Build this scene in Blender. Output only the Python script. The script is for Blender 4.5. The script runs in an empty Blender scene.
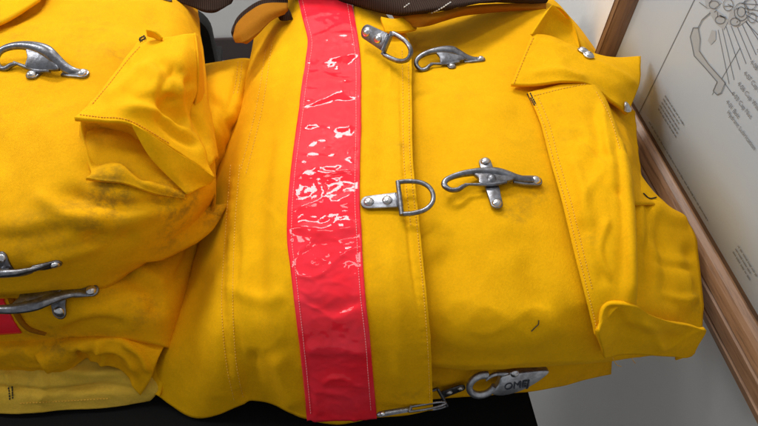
import bpy, bmesh, math, random
import numpy as np
from mathutils import Vector, Matrix, noise
from mathutils.bvhtree import BVHTree
random.seed(7)
S = bpy.context.scene
COL = S.collection
PI = math.pi
# ------------------------------------------------------------------ camera
F = 602.0
_d = Vector((-31, -496, -602)).normalized()      # world down seen from the camera
_y = Vector((-114, 739, -602)).normalized()      # along the wall
ZC = -_d
YC = (_y - ZC * _y.dot(ZC)).normalized()
XC = YC.cross(ZC).normalized()
R = Matrix((XC, YC, ZC))                          # camera -> world
CAM = Vector((0, 0, 1.47))
cd = bpy.data.cameras.new('camera'); cam = bpy.data.objects.new('camera', cd); COL.objects.link(cam)
cam.matrix_world = Matrix.Translation(CAM) @ R.to_4x4()
cd.sensor_width = 36; cd.lens = F / 758 * 36; cd.clip_start = .02; cd.clip_end = 50
S.camera = cam
RN = np.array(R); CN = np.array(CAM)

def ray(px, py): return R @ Vector((px - 379, 213 - py, -F))
def U(px, py, z):
    r = ray(px, py); return CAM + r * ((z - CAM.z) / r.z)
def UX(px, py, x):
    r = ray(px, py); return CAM + r * ((x - CAM.x) / r.x)
def UY(px, py, y):
    r = ray(px, py); return CAM + r * ((y - CAM.y) / r.y)
def project(P):
    c = (P - CN) @ RN
    return np.stack([379 + c[..., 0] / -c[..., 2] * F, 213 - c[..., 1] / -c[..., 2] * F], -1)

# ------------------------------------------------------------------ materials
def newmat(name):
    m = bpy.data.materials.new(name); m.use_nodes = True
    nt = m.node_tree; b = nt.nodes['Principled BSDF']; return m, nt, b
def N(nt, t, **kw):
    n = nt.nodes.new(t)
    for k, v in kw.items():
        if k in n.inputs: n.inputs[k].default_value = v
        else: setattr(n, k, v)
    return n
def ramp(nt, src, stops):
    r = nt.nodes.new('ShaderNodeValToRGB'); e = r.color_ramp.elements
    while len(e) < len(stops): e.new(.5)
    for i, (p, c) in enumerate(stops): e[i].position = p; e[i].color = (*c, 1) if len(c) == 3 else c
    nt.links.new(src, r.inputs[0]); return r
def mixc(nt, fac, a, b, mode='MIX'):
    m = nt.nodes.new('ShaderNodeMix'); m.data_type = 'RGBA'; m.blend_type = mode
    for s, v in ((0, fac), (6, a), (7, b)):
        if hasattr(v, 'is_output'): nt.links.new(v, m.inputs[s])
        else: m.inputs[s].default_value = v if s == 0 else ((*v, 1) if len(v) == 3 else v)
    return m.outputs[2]
def coords(nt, scale=None):
    tc = nt.nodes.new('ShaderNodeTexCoord')
    if scale is None: return tc.outputs['Object']
    mp = nt.nodes.new('ShaderNodeMapping'); mp.inputs['Scale'].default_value = scale
    nt.links.new(tc.outputs['Object'], mp.inputs[0]); return mp.outputs[0]
def noisen(nt, co, sc, det=4, rough=.6):
    n = N(nt, 'ShaderNodeTexNoise'); n.inputs['Scale'].default_value = sc
    n.inputs['Detail'].default_value = det; n.inputs['Roughness'].default_value = rough
    nt.links.new(co, n.inputs['Vector']); return n.outputs[0]

def fabric(name, base, fade, dirt, dirt_amt=.5, off=0.0, smudges=()):
    m, nt, b = newmat(name); L = nt.links
    co = coords(nt)
    mp = N(nt, 'ShaderNodeMapping'); mp.inputs['Location'].default_value = (off, off * 1.7, off * .3); L.new(co, mp.inputs[0]); co = mp.outputs[0]
    n1 = noisen(nt, co, 7, 6, .65)
    r1 = ramp(nt, n1, [(.35, (0, 0, 0)), (.7, (1, 1, 1))])
    c = mixc(nt, r1.outputs[0], base, fade)
    # fine lint / worn thread mottling
    n2 = noisen(nt, co, 420, 3, .7)
    r2 = ramp(nt, n2, [(.3, (.92, .92, .92)), (.7, (1.05, 1.05, 1.05))])
    c = mixc(nt, 1.0, c, r2.outputs[0], 'MULTIPLY')
    n5 = noisen(nt, co, 60, 5, .7)
    r5 = ramp(nt, n5, [(.3, (.95, .93, .93)), (.68, (1.03, 1.03, 1.03))])
    c = mixc(nt, 1.0, c, r5.outputs[0], 'MULTIPLY')
    # dirt smudges
    n3 = noisen(nt, co, 11, 8, .72)
    r3 = ramp(nt, n3, [(.52, (0, 0, 0)), (.72, (1, 1, 1))])
    n4 = noisen(nt, co, 55, 6, .7)
    r4 = ramp(nt, n4, [(.42, (0, 0, 0)), (.7, (1, 1, 1))])
    mm = N(nt, 'ShaderNodeMath', operation='MULTIPLY'); L.new(r3.outputs[0], mm.inputs[0]); L.new(r4.outputs[0], mm.inputs[1])
    mx = N(nt, 'ShaderNodeMath', operation='MULTIPLY'); L.new(mm.outputs[0], mx.inputs[0]); mx.inputs[1].default_value = dirt_amt
    c = mixc(nt, mx.outputs[0], c, dirt)
    for px, py, z, rad, am in smudges:
        vd = N(nt, 'ShaderNodeVectorMath', operation='DISTANCE'); L.new(coords(nt), vd.inputs[0]); vd.inputs[1].default_value = U(px, py, z)
        mr = N(nt, 'ShaderNodeMapRange'); mr.interpolation_type = 'SMOOTHERSTEP'; L.new(vd.outputs['Value'], mr.inputs[0])
        mr.inputs[1].default_value = rad; mr.inputs[2].default_value = rad * .1; mr.inputs[3].default_value = 0; mr.inputs[4].default_value = am * .6
        ns_ = noisen(nt, co, 70, 8, .75); rs = ramp(nt, ns_, [(.44, (0, 0, 0)), (.62, (1, 1, 1))])
        mu = N(nt, 'ShaderNodeMath', operation='MULTIPLY'); L.new(mr.outputs[0], mu.inputs[0]); L.new(rs.outputs[0], mu.inputs[1])
        c = mixc(nt, mu.outputs[0], c, dirt)
    L.new(c, b.inputs['Base Color'])
    b.inputs['Roughness'].default_value = .88
    b.inputs['Specular IOR Level'].default_value = .12
    b.inputs['Sheen Weight'].default_value = .0; b.inputs['Sheen Roughness'].default_value = .5
    b.inputs['Sheen Tint'].default_value = (1, .8, .3, 1)
    # weave
    w = N(nt, 'ShaderNodeTexWave', wave_type='BANDS', bands_direction='DIAGONAL'); w.inputs['Scale'].default_value = 330
    w.inputs['Distortion'].default_value = 1.5; w.inputs['Detail'].default_value = 2; L.new(co, w.inputs['Vector'])
    nb = noisen(nt, co, 500, 3, .7)
    ns = noisen(nt, co, 90, 5, .65)
    a = N(nt, 'ShaderNodeMath', operation='MULTIPLY_ADD'); L.new(w.outputs[1], a.inputs[0]); a.inputs[1].default_value = .35; L.new(nb, a.inputs[2])
    b1 = N(nt, 'ShaderNodeBump'); b1.inputs['Strength'].default_value = .6; b1.inputs['Distance'].default_value = .0008
    L.new(a.outputs[0], b1.inputs['Height'])
    b2 = N(nt, 'ShaderNodeBump'); b2.inputs['Strength'].default_value = .12; b2.inputs['Distance'].default_value = .003
    L.new(ns, b2.inputs['Height']); L.new(b1.outputs[0], b2.inputs['Normal'])
    L.new(b2.outputs[0], b.inputs['Normal'])
    return m
YEL = fabric('yellow_duck', (.87, .43, .001), (.91, .475, .001), (.10, .065, .02), .22, 0, [(512, 212, .975, .035, .55), (535, 195, .975, .03, .5), (402, 152, .98, .02, .5), (410, 175, .98, .02, .5),
    (690, 300, .885, .03, .5), (600, 90, .985, .02, .3), (170, 205, .97, .04, .6), (262, 330, .93, .03, .25), (590, 240, .99, .02, .4), (330, 8, .94, .02, .2), (410, 385, .86, .03, .5)])
YEL2 = fabric('yellow_duck_dirty', (.85, .405, .0015), (.89, .45, .002), (.09, .06, .02), .5, 3.3, [(115, 188, 1.0, .045, .75), (180, 200, .97, .05, .9), (95, 212, .995, .05, .6), (40, 235, .99, .06, .4),
    (170, 235, .93, .04, .6), (212, 205, .90, .05, .7), (150, 310, .88, .04, .5), (120, 60, 1.01, .04, .4), (60, 345, .84, .04, .7), (95, 130, 1.02, .03, .4), (200, 225, .89, .04, .7)])
PALE = fabric('faded_duck', (.74, .45, .035), (.80, .52, .07), (.12, .09, .04), .8, 6.1)
TAN = fabric('shaded_facing', (.34, .125, .003), (.40, .15, .004), (.10, .05, .02), .6, 1.1)  # facing cloth, its colour darkened for shade on the strap's underside

def simple(name, col, rough=.5, metal=0, spec=.5, nscale=0, namp=0.0, bump=0, bscale=200):
    m, nt, b = newmat(name)
    b.inputs['Roughness'].default_value = rough; b.inputs['Metallic'].default_value = metal
    b.inputs['Specular IOR Level'].default_value = spec
    b.inputs['Base Color'].default_value = (*col, 1)
    if nscale:
        n = noisen(nt, coords(nt), nscale, 6, .65)
        r = ramp(nt, n, [(.25, tuple(c * (1 - namp) for c in col)), (.75, tuple(min(1, c * (1 + namp)) for c in col))])
        nt.links.new(r.outputs[0], b.inputs['Base Color'])
    if bump:
        n = noisen(nt, coords(nt), bscale, 4, .6)
        bn = N(nt, 'ShaderNodeBump'); bn.inputs['Distance'].default_value = bump; bn.inputs['Strength'].default_value = .6
        nt.links.new(n, bn.inputs['Height']); nt.links.new(bn.outputs[0], b.inputs['Normal'])
    return m
def corduroy():
    m, nt, b = newmat('brown_corduroy'); co = coords(nt)
    w = N(nt, 'ShaderNodeTexWave', wave_type='BANDS', bands_direction='X'); w.inputs['Scale'].default_value = 110; w.inputs['Distortion'].default_value = .8
    nt.links.new(co, w.inputs['Vector'])
    r = ramp(nt, w.outputs[1], [(.0, (.030, .018, .013)), (1, (.058, .036, .028))]); nt.links.new(r.outputs[0], b.inputs['Base Color'])
    bn = N(nt, 'ShaderNodeBump'); bn.inputs['Distance'].default_value = .0006; nt.links.new(w.outputs[1], bn.inputs['Height']); nt.links.new(bn.outputs[0], b.inputs['Normal'])
    b.inputs['Roughness'].default_value = .95; b.inputs['Specular IOR Level'].default_value = .05
    return m
CORD = corduroy()
def vinyl():
    m, nt, b = newmat('fluorescent_vinyl'); co = coords(nt)
    n = noisen(nt, co, 25, 4, .6)
    r = ramp(nt, n, [(.3, (1.0, .022, .038)), (.7, (1.0, .04, .065))]); nt.links.new(r.outputs[0], b.inputs['Base Color'])
    b.inputs['Roughness'].default_value = .5; b.inputs['Specular IOR Level'].default_value = .0
    b.inputs['Coat Weight'].default_value = 1; b.inputs['Coat Roughness'].default_value = .035; b.inputs['Coat IOR'].default_value = 1.33
    n2 = noisen(nt, co, 75, 2, .5); nt.nodes[-1].inputs['Distortion'].default_value = .8
    bn = N(nt, 'ShaderNodeBump'); bn.inputs['Distance'].default_value = .0010; bn.inputs['Strength'].default_value = .18
    nt.links.new(n2, bn.inputs['Height']); nt.links.new(bn.outputs[0], b.inputs['Coat Normal'])
    return m
VINYL = vinyl()
def steel(name, col, r0, r1, patina):
    m, nt, b = newmat(name); co = coords(nt)
    n = noisen(nt, co, 90, 6, .7)
    r = ramp(nt, n, [(.38, patina), (.6, col)]); nt.links.new(r.outputs[0], b.inputs['Base Color'])
    rr = ramp(nt, n, [(.35, (r1,) * 3), (.65, (r0,) * 3)]); nt.links.new(rr.outputs[0], b.inputs['Roughness'])
    b.inputs['Metallic'].default_value = .95
    n2 = noisen(nt, co, 260, 4, .6)
    bn = N(nt, 'ShaderNodeBump'); bn.inputs['Distance'].default_value = .0005; bn.inputs['Strength'].default_value = .5
    nt.links.new(n2, bn.inputs['Height']); nt.links.new(bn.outputs[0], b.inputs['Normal'])
    return m
STEEL = steel('worn_steel', (.27, .28, .31), .26, .42, (.13, .125, .13))
SILVER = steel('silver_steel', (.62, .64, .68), .35, .5, (.34, .35, .38))
BRIGHT = steel('bright_rivet', (.75, .75, .77), .15, .32, (.45, .43, .42))
THREAD = simple('yellow_thread', (.86, .50, .05), .7)
ORTHREAD = simple('orange_thread', (.75, .30, .01), .8)
WTHREAD = simple('white_thread', (.75, .72, .66), .8)
PTHREAD = simple('pink_thread', (1.0, .35, .35), .6)
BTHREAD = simple('black_thread', (.02, .02, .015), .85)
BLACK = simple('black_laminate', (.004, .004, .004), .7, spec=.12, bump=.0004, bscale=300)
BLKPL = simple('black_plastic', (.006, .006, .006), .6, spec=.3, bump=.0005, bscale=180)
WALL = simple('painted_wall', (.78, .775, .76), .9, spec=.15, nscale=3, namp=.04, bump=.0006, bscale=120)
FLOOR = simple('floor_vinyl', (.38, .37, .36), .4, nscale=14, namp=.12)
BASEB = simple('baseboard_rubber', (.060, .042, .042), .6)
PAPER = simple('poster_paper', (.74, .84, .95), .7, nscale=6, namp=.02)
INK = simple('printed_ink', (.24, .26, .29), .7)
INKL = simple('printed_grey', (.60, .66, .72), .7)
BLUEINK = simple('printed_rule', (.08, .10, .13), .7)
def oak(name, base, dark):
    m, nt, b = newmat(name); co = coords(nt, (60, 4, 60))
    n = noisen(nt, co, 3, 8, .7)
    r = ramp(nt, n, [(.3, dark), (.52, base), (.75, tuple(c * 1.25 for c in base))]); nt.links.new(r.outputs[0], b.inputs['Base Color'])
    b.inputs['Roughness'].default_value = .42
    bn = N(nt, 'ShaderNodeBump'); bn.inputs['Distance'].default_value = .0006; nt.links.new(n, bn.inputs['Height']); nt.links.new(bn.outputs[0], b.inputs['Normal'])
    return m
OAK = oak('oak_bottom', (.30, .155, .075), (.12, .055, .025))
def oakv():
    m = oak('oak_side', (.26, .15, .09), (.13, .07, .04))
    for n in m.node_tree.nodes:
        if n.type == 'MAPPING': n.inputs['Scale'].default_value = (60, 60, 4)
    return m
OAKV = oakv()
def glassmat():
    m = bpy.data.materials.new('picture_glass'); m.use_nodes = True; nt = m.node_tree; nt.nodes.clear()
    o = nt.nodes.new('ShaderNodeOutputMaterial'); t = nt.nodes.new('ShaderNodeBsdfTransparent'); g = nt.nodes.new('ShaderNodeBsdfGlossy')
    g.inputs['Roughness'].default_value = .06
    f = nt.nodes.new('ShaderNodeLayerWeight'); f.inputs[0].default_value = .16; mx = nt.nodes.new('ShaderNodeMixShader')
    nt.links.new(f.outputs['Fresnel'], mx.inputs[0]); nt.links.new(t.outputs[0], mx.inputs[1]); nt.links.new(g.outputs[0], mx.inputs[2]); nt.links.new(mx.outputs[0], o.inputs[0])
    return m
GLASS = glassmat()

# ------------------------------------------------------------------ mesh helpers
def link(name, me, m, parent=None):
    o = bpy.data.objects.new(name, me); COL.objects.link(o)
    if m: me.materials.append(m)
    if parent: o.parent = parent; o.matrix_parent_inverse = Matrix.Identity(4); o.location = -base_of(parent)
    return o
def base_of(o):
    v = Vector((0, 0, 0))
    while o: v += o.location; o = o.parent
    return v
def thing(name, label, cat, loc, group=None):
    o = bpy.data.objects.new(name, None); COL.objects.link(o); o.location = loc; o.empty_display_size = .05
    o['label'] = label; o['category'] = cat
    if group: o['group'] = group
    return o
def mesh(verts, faces, smooth=True):
    me = bpy.data.meshes.new('m'); me.from_pydata([tuple(v) for v in verts], [], faces)
    if smooth: me.polygons.foreach_set('use_smooth', [True] * len(me.polygons))
    me.update(); return me
def cr(P, n):
    """Catmull-Rom along axis 0 with n subdivisions per span (works on arrays)"""
    P = np.asarray(P, float); k = len(P)
    E = np.concatenate([[2 * P[0] - P[1]], P, [2 * P[-1] - P[-2]]])
    out = []
    for i in range(k - 1):
        a, b, c, d = E[i], E[i + 1], E[i + 2], E[i + 3]
        for t in np.arange(n) / n:
            out.append(.5 * ((2 * b) + (c - a) * t + (2 * a - 5 * b + 4 * c - d) * t * t + (3 * b - a - 3 * c + d) * t ** 3))
    out.append(P[-1]); return np.array(out)
def gridnormals(G):
    du = np.gradient(G, axis=1); dv = np.gradient(G, axis=0)
    n = np.cross(du, dv); n /= np.linalg.norm(n, axis=2, keepdims=True) + 1e-12
    if n[..., 2].mean() < 0: n = -n
    return n
def gridfaces(nr, nc):
    return [(i * nc + j, i * nc + j + 1, (i + 1) * nc + j + 1, (i + 1) * nc + j) for i in range(nr - 1) for j in range(nc - 1)]
def polydist(px, poly):
    """distance of pixels to a polyline, signed side and param (0..1)"""
    best = np.full(px.shape[:-1], 1e9); tt = np.zeros_like(best); k = len(poly) - 1
    for i in range(k):
        a = np.array(poly[i], float); b = np.array(poly[i + 1], float); ab = b - a
        t = np.clip(((px - a) @ ab) / (ab @ ab), 0, 1)
        d = np.linalg.norm(px - a - t[..., None] * ab, axis=-1)
        m = d < best; best = np.where(m, d, best); tt = np.where(m, (i + t) / k, tt)
    return best, tt
def crease_field(G, creases):
    px = project(G); h = np.zeros(px.shape[:-1])
    for poly, w, a in creases:
        sm = cr(np.array(poly, float), 6) if len(poly) > 2 else poly
        d, t = polydist(px, list(sm))
        taper = np.clip(np.minimum(t, 1 - t) * 5, 0, 1); taper = taper * taper * (3 - 2 * taper)
        h += a * np.exp(-(d / w) ** 2) * taper
    return h
def noisefield(G, amp, seed=0.):
    out = np.zeros(G.shape[:-1]); flat = G.reshape(-1, 3); o = out.reshape(-1)
    for i, p in enumerate(flat):
        v = Vector(p) + Vector((seed, seed * .37, 0))
        a = noise.noise(v * 9) * 1.0
        b = (1 - 2 * abs(noise.noise(v * 17 + Vector((3, 1, 7))))) * .34
        c = (1 - 2 * abs(noise.noise(v * 41))) * .10
        d = noise.noise(v * 110) * .04 + (1 - 2 * abs(noise.noise(v * 23 + Vector((11, 2, 5))))) ** 5 * .45 * max(0, .3 + noise.noise(v * 6 + Vector((4, 4, 4))) * 2)
        o[i] = (a + b + c + d) * amp
    return out
BV = {}
def extL(rows):
    # carry the left coats on to their far side, outside the picture
    return [[(r[0][0] - 300, r[0][1] + 6, max(.765, r[0][2] - .035)), (r[0][0] - 240, r[0][1] + 4, r[0][2] - .006), (r[0][0] - 130, r[0][1] + 2, r[0][2])] + list(r) for r in rows]
def patch(name, rows, m, parent, n=14, amp=.0025, creases=(), skirt='', zbot=None, thick=.0022, seed=0., solid=True, pxspace=False):
    rows = [[tuple(U(*c)) for c in r] for r in rows]
    A = np.array(rows)
    G = cr(A, n); G = cr(G.transpose(1, 0, 2), n).transpose(1, 0, 2)
    nm = gridnormals(G)
    h = noisefield(G, amp, seed)
    if creases: h = h + crease_field(G, creases)
    G = G + nm * h[..., None]
    def ext(G, side):
        if side in 'bt':
            e = G[-1] if side == 'b' else G[0]; inner = (G[-1 - n] if side == 'b' else G[n])
        else:
            e = G[:, -1] if side == 'r' else G[:, 0]; inner = (G[:, -1 - n] if side == 'r' else G[:, n])
        d = e - inner; d[:, 2] = 0; d /= np.linalg.norm(d, axis=1, keepdims=True) + 1e-9
        rws = []
        for t in (.06, .14, .25, .4, .6, .8, 1.):
            q = e.copy(); H = np.maximum(e[:, 2] - zbot, .001)
            q[:, 2] = e[:, 2] - H * t
            q += d * (.012 * math.sin(PI * min(1, t * 1.2)) - .03 * t)[..., None] if False else d * (.004 * math.sin(PI * t) - .02 * t)
            rws.append(q)
        ex = np.array(rws)
        if side == 'b': return np.concatenate([G, ex])
        if side == 't': return np.concatenate([ex[::-1], G])
        ex = ex.transpose(1, 0, 2)
        if side == 'r': return np.concatenate([G, ex], axis=1)
        return np.concatenate([ex[:, ::-1], G], axis=1)
    for s in skirt: G = ext(G, s)
    nr, nc = G.shape[:2]
    fc = gridfaces(nr, nc)
    gn = np.cross(G[1, 0] - G[0, 0], G[0, 1] - G[0, 0])
    me = mesh(G.reshape(-1, 3), fc)
    bm = bmesh.new(); bm.from_mesh(me); 
    BV[name + str(len(BV))] = None
    bv = BVHTree.FromBMesh(bm); bm.free()
    # face orientation up
    zs = sum(p.normal.z * p.area for p in me.polygons)
    if zs < 0: me.flip_normals()
    o = link(name, me, m, parent)
    if solid:
        s = o.modifiers.new('thickness', 'SOLIDIFY'); s.thickness = thick; s.offset = -1; s.use_rim = True
    return o, bv
def cast(bvs, px, py, z=.95):
    r = ray(px, py).normalized()
    best = None
    for bv in (bvs if isinstance(bvs, (list, tuple)) else [bvs]):
        h, nn, i, d = bv.ray_cast(CAM, r)
        if h is not None and (best is None or d < best[2]): best = (h, nn, d)
    if best is None: return U(px, py, z), Vector((0, 0, 1))
    nn = best[1]
    if nn.dot(r) > 0: nn = -nn
    return best[0], nn
def overlay(name, left, right, bv, m, parent, nu=24, nv=200, off=.0018, ripple=None, thick=.0012, z=.95):
    """strip laid on a surface, its two long edges given as polylines"""
    def res(poly, k):
        P = cr(np.array(poly, float), 12); s = np.concatenate([[0], np.cumsum(np.linalg.norm(np.diff(P, axis=0), axis=1))])
        q = np.linspace(0, s[-1], k); return np.stack([np.interp(q, s, P[:, 0]), np.interp(q, s, P[:, 1])], -1)
    Lp, Rp = res(left, nv), res(right, nv)
    vs = np.zeros((nv, nu, 3)); ns = np.zeros_like(vs); lastz = [z] * nu
    for i in range(nv):
        for j in range(nu):
            t = j / (nu - 1); p = Lp[i] * (1 - t) + Rp[i] * t
            h, nn = cast(bv, p[0], p[1], lastz[j] - .002); vs[i, j] = h; ns[i, j] = nn; lastz[j] = h.z
    for _ in range(3):
        ns[1:-1, 1:-1] = (ns[:-2, 1:-1] + ns[2:, 1:-1] + ns[1:-1, :-2] + ns[1:-1, 2:] + ns[1:-1, 1:-1]) / 5
    for i in range(nv):
        for j in range(nu):
            e = min(j, nu - 1 - j) / (nu - 1) * 2
            rr = ripple(Vector(vs[i, j]), e) if ripple else 0
            vs[i, j] += ns[i, j] / np.linalg.norm(ns[i, j]) * (off + thick + rr)
    me = mesh(vs.reshape(-1, 3), gridfaces(nv, nu))
    if sum(p.normal.z * p.area for p in me.polygons) < 0: me.flip_normals()
    o = link(name, me, m, parent)
    s = o.modifiers.new('thickness', 'SOLIDIFY'); s.thickness = thick + off * .8; s.offset = -1
    return o
def stitches(polys, bv, m, parent, step=3.2, ln=2.2, rad=.00055, lift=.0006, name='stitching', z=.95):
    if len(polys) > 1:
        for q_ in polys: stitches([q_], bv, m, parent, step, ln, rad, lift, name, z)
        return
    V = []; Fc = []
    for poly in polys:
        P = cr(np.array(poly, float), 10) if len(poly) > 2 else np.array(poly, float)
        s = np.concatenate([[0], np.cumsum(np.linalg.norm(np.diff(P, axis=0), axis=1))])
        q = 0.
        while q + ln < s[-1]:
            l2 = ln * random.uniform(.8, 1.1)
            a = (np.interp(q, s, P[:, 0]), np.interp(q, s, P[:, 1])); b = (np.interp(q + l2, s, P[:, 0]), np.interp(q + l2, s, P[:, 1]))
            ha, na = cast(bv, *a, z); hb, nb = cast(bv, *b, z)
            q += step
            if (ha - hb).length > .012: continue
            n_ = (na + nb).normalized(); d = (hb - ha).normalized(); sd = d.cross(n_).normalized()
            c = len(V)
            for pt, k in ((ha, .5), ((ha * .65 + hb * .35), 1), ((ha * .35 + hb * .65), 1), (hb, .5)):
                for ang in range(5):
                    t = ang * 2 * PI / 5
                    V.append(pt + n_ * (lift * (k) + rad * k * math.sin(t)) + sd * rad * k * math.cos(t))
            for r_ in range(3):
                for g in range(5): Fc.append((c + r_ * 5 + g, c + r_ * 5 + (g + 1) % 5, c + (r_ + 1) * 5 + (g + 1) % 5, c + (r_ + 1) * 5 + g))
            Fc.append(tuple(c + g for g in range(4, -1, -1))); Fc.append(tuple(c + 15 + g for g in range(5)))
    return link(name, mesh(V, Fc), m, parent)
def tubegeo(pts, n=6, sides=12):
    """pts: (x,y,z,ra,rb) ; returns verts,faces. ra in-plane radius, rb radius along w"""
    P = cr(np.array(pts, float), n); V = []; Fc = []
    k = len(P)
    for i in range(k):
        t = P[min(i + 1, k - 1), :3] - P[max(i - 1, 0), :3]; t = Vector(t).normalized()
        w = Vector((0, 0, 1)); s = t.cross(w)
        if s.length < .05: s = Vector((0, 1, 0))
        s.normalize(); w = s.cross(t).normalized()
        for a in range(sides):
            th = 2 * PI * a / sides
            V.append(Vector(P[i, :3]) + s * P[i, 3] * math.cos(th) + w * P[i, 4] * math.sin(th))
    for i in range(k - 1):
        for a in range(sides): Fc.append((i * sides + a, i * sides + (a + 1) % sides, (i + 1) * sides + (a + 1) % sides, (i + 1) * sides + a))
    Fc.append(tuple(range(sides - 1, -1, -1))); Fc.append(tuple((k - 1) * sides + a for a in range(sides)))
    return V, Fc
def plategeo(outline, z0, z1, bev=.3):
    """rounded plate from 2d outline"""
    c = Vector((sum(p[0] for p in outline) / len(outline), sum(p[1] for p in outline) / len(outline)))
    n = len(outline); V = []; Fc = []
    h = z1 - z0
    for zz, k in ((z0, 1), (z0 + h * .6, 1), (z0 + h * .9, .985), (z1, .93)):
        for p in outline: q = c + (Vector(p) - c) * k; V.append(Vector((q.x, q.y, zz)))
    for r_ in range(3):
        for i in range(n): Fc.append((r_ * n + i, r_ * n + (i + 1) % n, (r_ + 1) * n + (i + 1) % n, (r_ + 1) * n + i))
    Fc.append(tuple(3 * n + i for i in range(n))); Fc.append(tuple(range(n - 1, -1, -1)))
    return V, Fc
def domegeo(x, y, z, r, h, seg=16):
    V = []; Fc = []; rings = 5
    for i in range(rings):
        a = i / rings * PI / 2
        for s in range(seg): V.append(Vector((x + r * math.cos(a) * math.cos(2 * PI * s / seg), y + r * math.cos(a) * math.sin(2 * PI * s / seg), z + h * math.sin(a))))
    V.append(Vector((x, y, z + h)))
    for i in range(rings - 1):
        for s in range(seg): Fc.append((i * seg + s, i * seg + (s + 1) % seg, (i + 1) * seg + (s + 1) % seg, (i + 1) * seg + s))
    for s in range(seg): Fc.append(((rings - 1) * seg + s, (rings - 1) * seg + (s + 1) % seg, rings * seg))
    return V, Fc
def joing(*gs):
    V = []; Fc = []
    for v, f in gs:
        o = len(V); V += list(v); Fc += [tuple(i + o for i in q) for q in f]
    return V, Fc
def smooth_outline(pts, n=6):
    P = cr(np.array([pts[-1]] + list(pts) + [pts[0], pts[1]], float), n)
    return [tuple(p) for p in P[n:-n - 0][:len(pts) * n]]
def frame_of(bv, a, b, tilt=0, lift=0., flip=1, z=.95, nrm=None, plane=False, extra=0., shift=(0, 0, 0)):
    def sm(p):
        h, n0 = cast(bv, *p, z); acc = Vector(n0)
        for dx, dy in ((6, 0), (-6, 0), (0, 6), (0, -6), (4, 4), (-4, -4)):
            acc += cast(bv, p[0] + dx, p[1] + dy, z)[1]
        return h, acc.normalized()
    pa, na = sm(a)
    if plane:
        n_ = na if nrm is None else Vector((0, 0, 1)); r_ = ray(*b); pb = CAM + r_ * ((pa - CAM).dot(n_) / r_.dot(n_)); nb = na
    else: pb, nb = sm(b)
    pa = pa + Vector(shift); pb = pb + Vector(shift)
    u = (pb - pa); L = u.length; u.normalize()
    w = (na + nb).normalized() if nrm is None else Vector(nrm).normalized()
    w = (w - u * w.dot(u)).normalized(); v = w.cross(u) * flip
    bl = bv if isinstance(bv, (list, tuple)) else [bv]
    def surf(q):
        best = None
        for b_ in bl:
            h, n2, i_, d_ = b_.ray_cast(q + w * .03, -w, .05)
            if h is not None: best = max(best, (h - q).dot(w)) if best is not None else (h - q).dot(w)
        return best
    hs = [surf(pa + u * t * L) for t in (.2, .35, .5, .65, .8)]; hs = [h for h in hs if h is not None]
    hm = max([0] + hs) if nrm is None else 0
    cache = {}
    def T(p):
        q = pa + u * p[0] * L + v * p[1] * L
        h = None if nrm is not None else surf(q)
        if plane: h = None if h is None else max(h, 0)
        return q + w * (p[2] * L + lift + (hm * .5 if h is None else h))
    def TT(p):   # tilted local (about u)
        c, s = math.cos(tilt), math.sin(tilt)
        p0 = p[0]; p = (p[0], p[1] * c - p[2] * s, p[1] * s + p[2] * c + extra + .045 + .06 * abs(s) - (.02 + .075 * abs(s)) * (1 - plane) * min(1, max(0, (p0 - .6) / .28)))
        return pa + u * p[0] * L + v * p[1] * L + w * (p[2] * L + lift + hm)
    return T, TT, L
def mk(name, g, fn, m, parent):
    V, Fc = g; me = mesh([fn(v) for v in V], Fc)
    bm = bmesh.new(); bm.from_mesh(me); bmesh.ops.recalc_face_normals(bm, faces=bm.faces); bm.to_mesh(me); bm.free()
    o = link(name, me, m, parent)
    e = o.modifiers.new('es', 'EDGE_SPLIT'); e.split_angle = math.radians(50)
    return o
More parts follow.
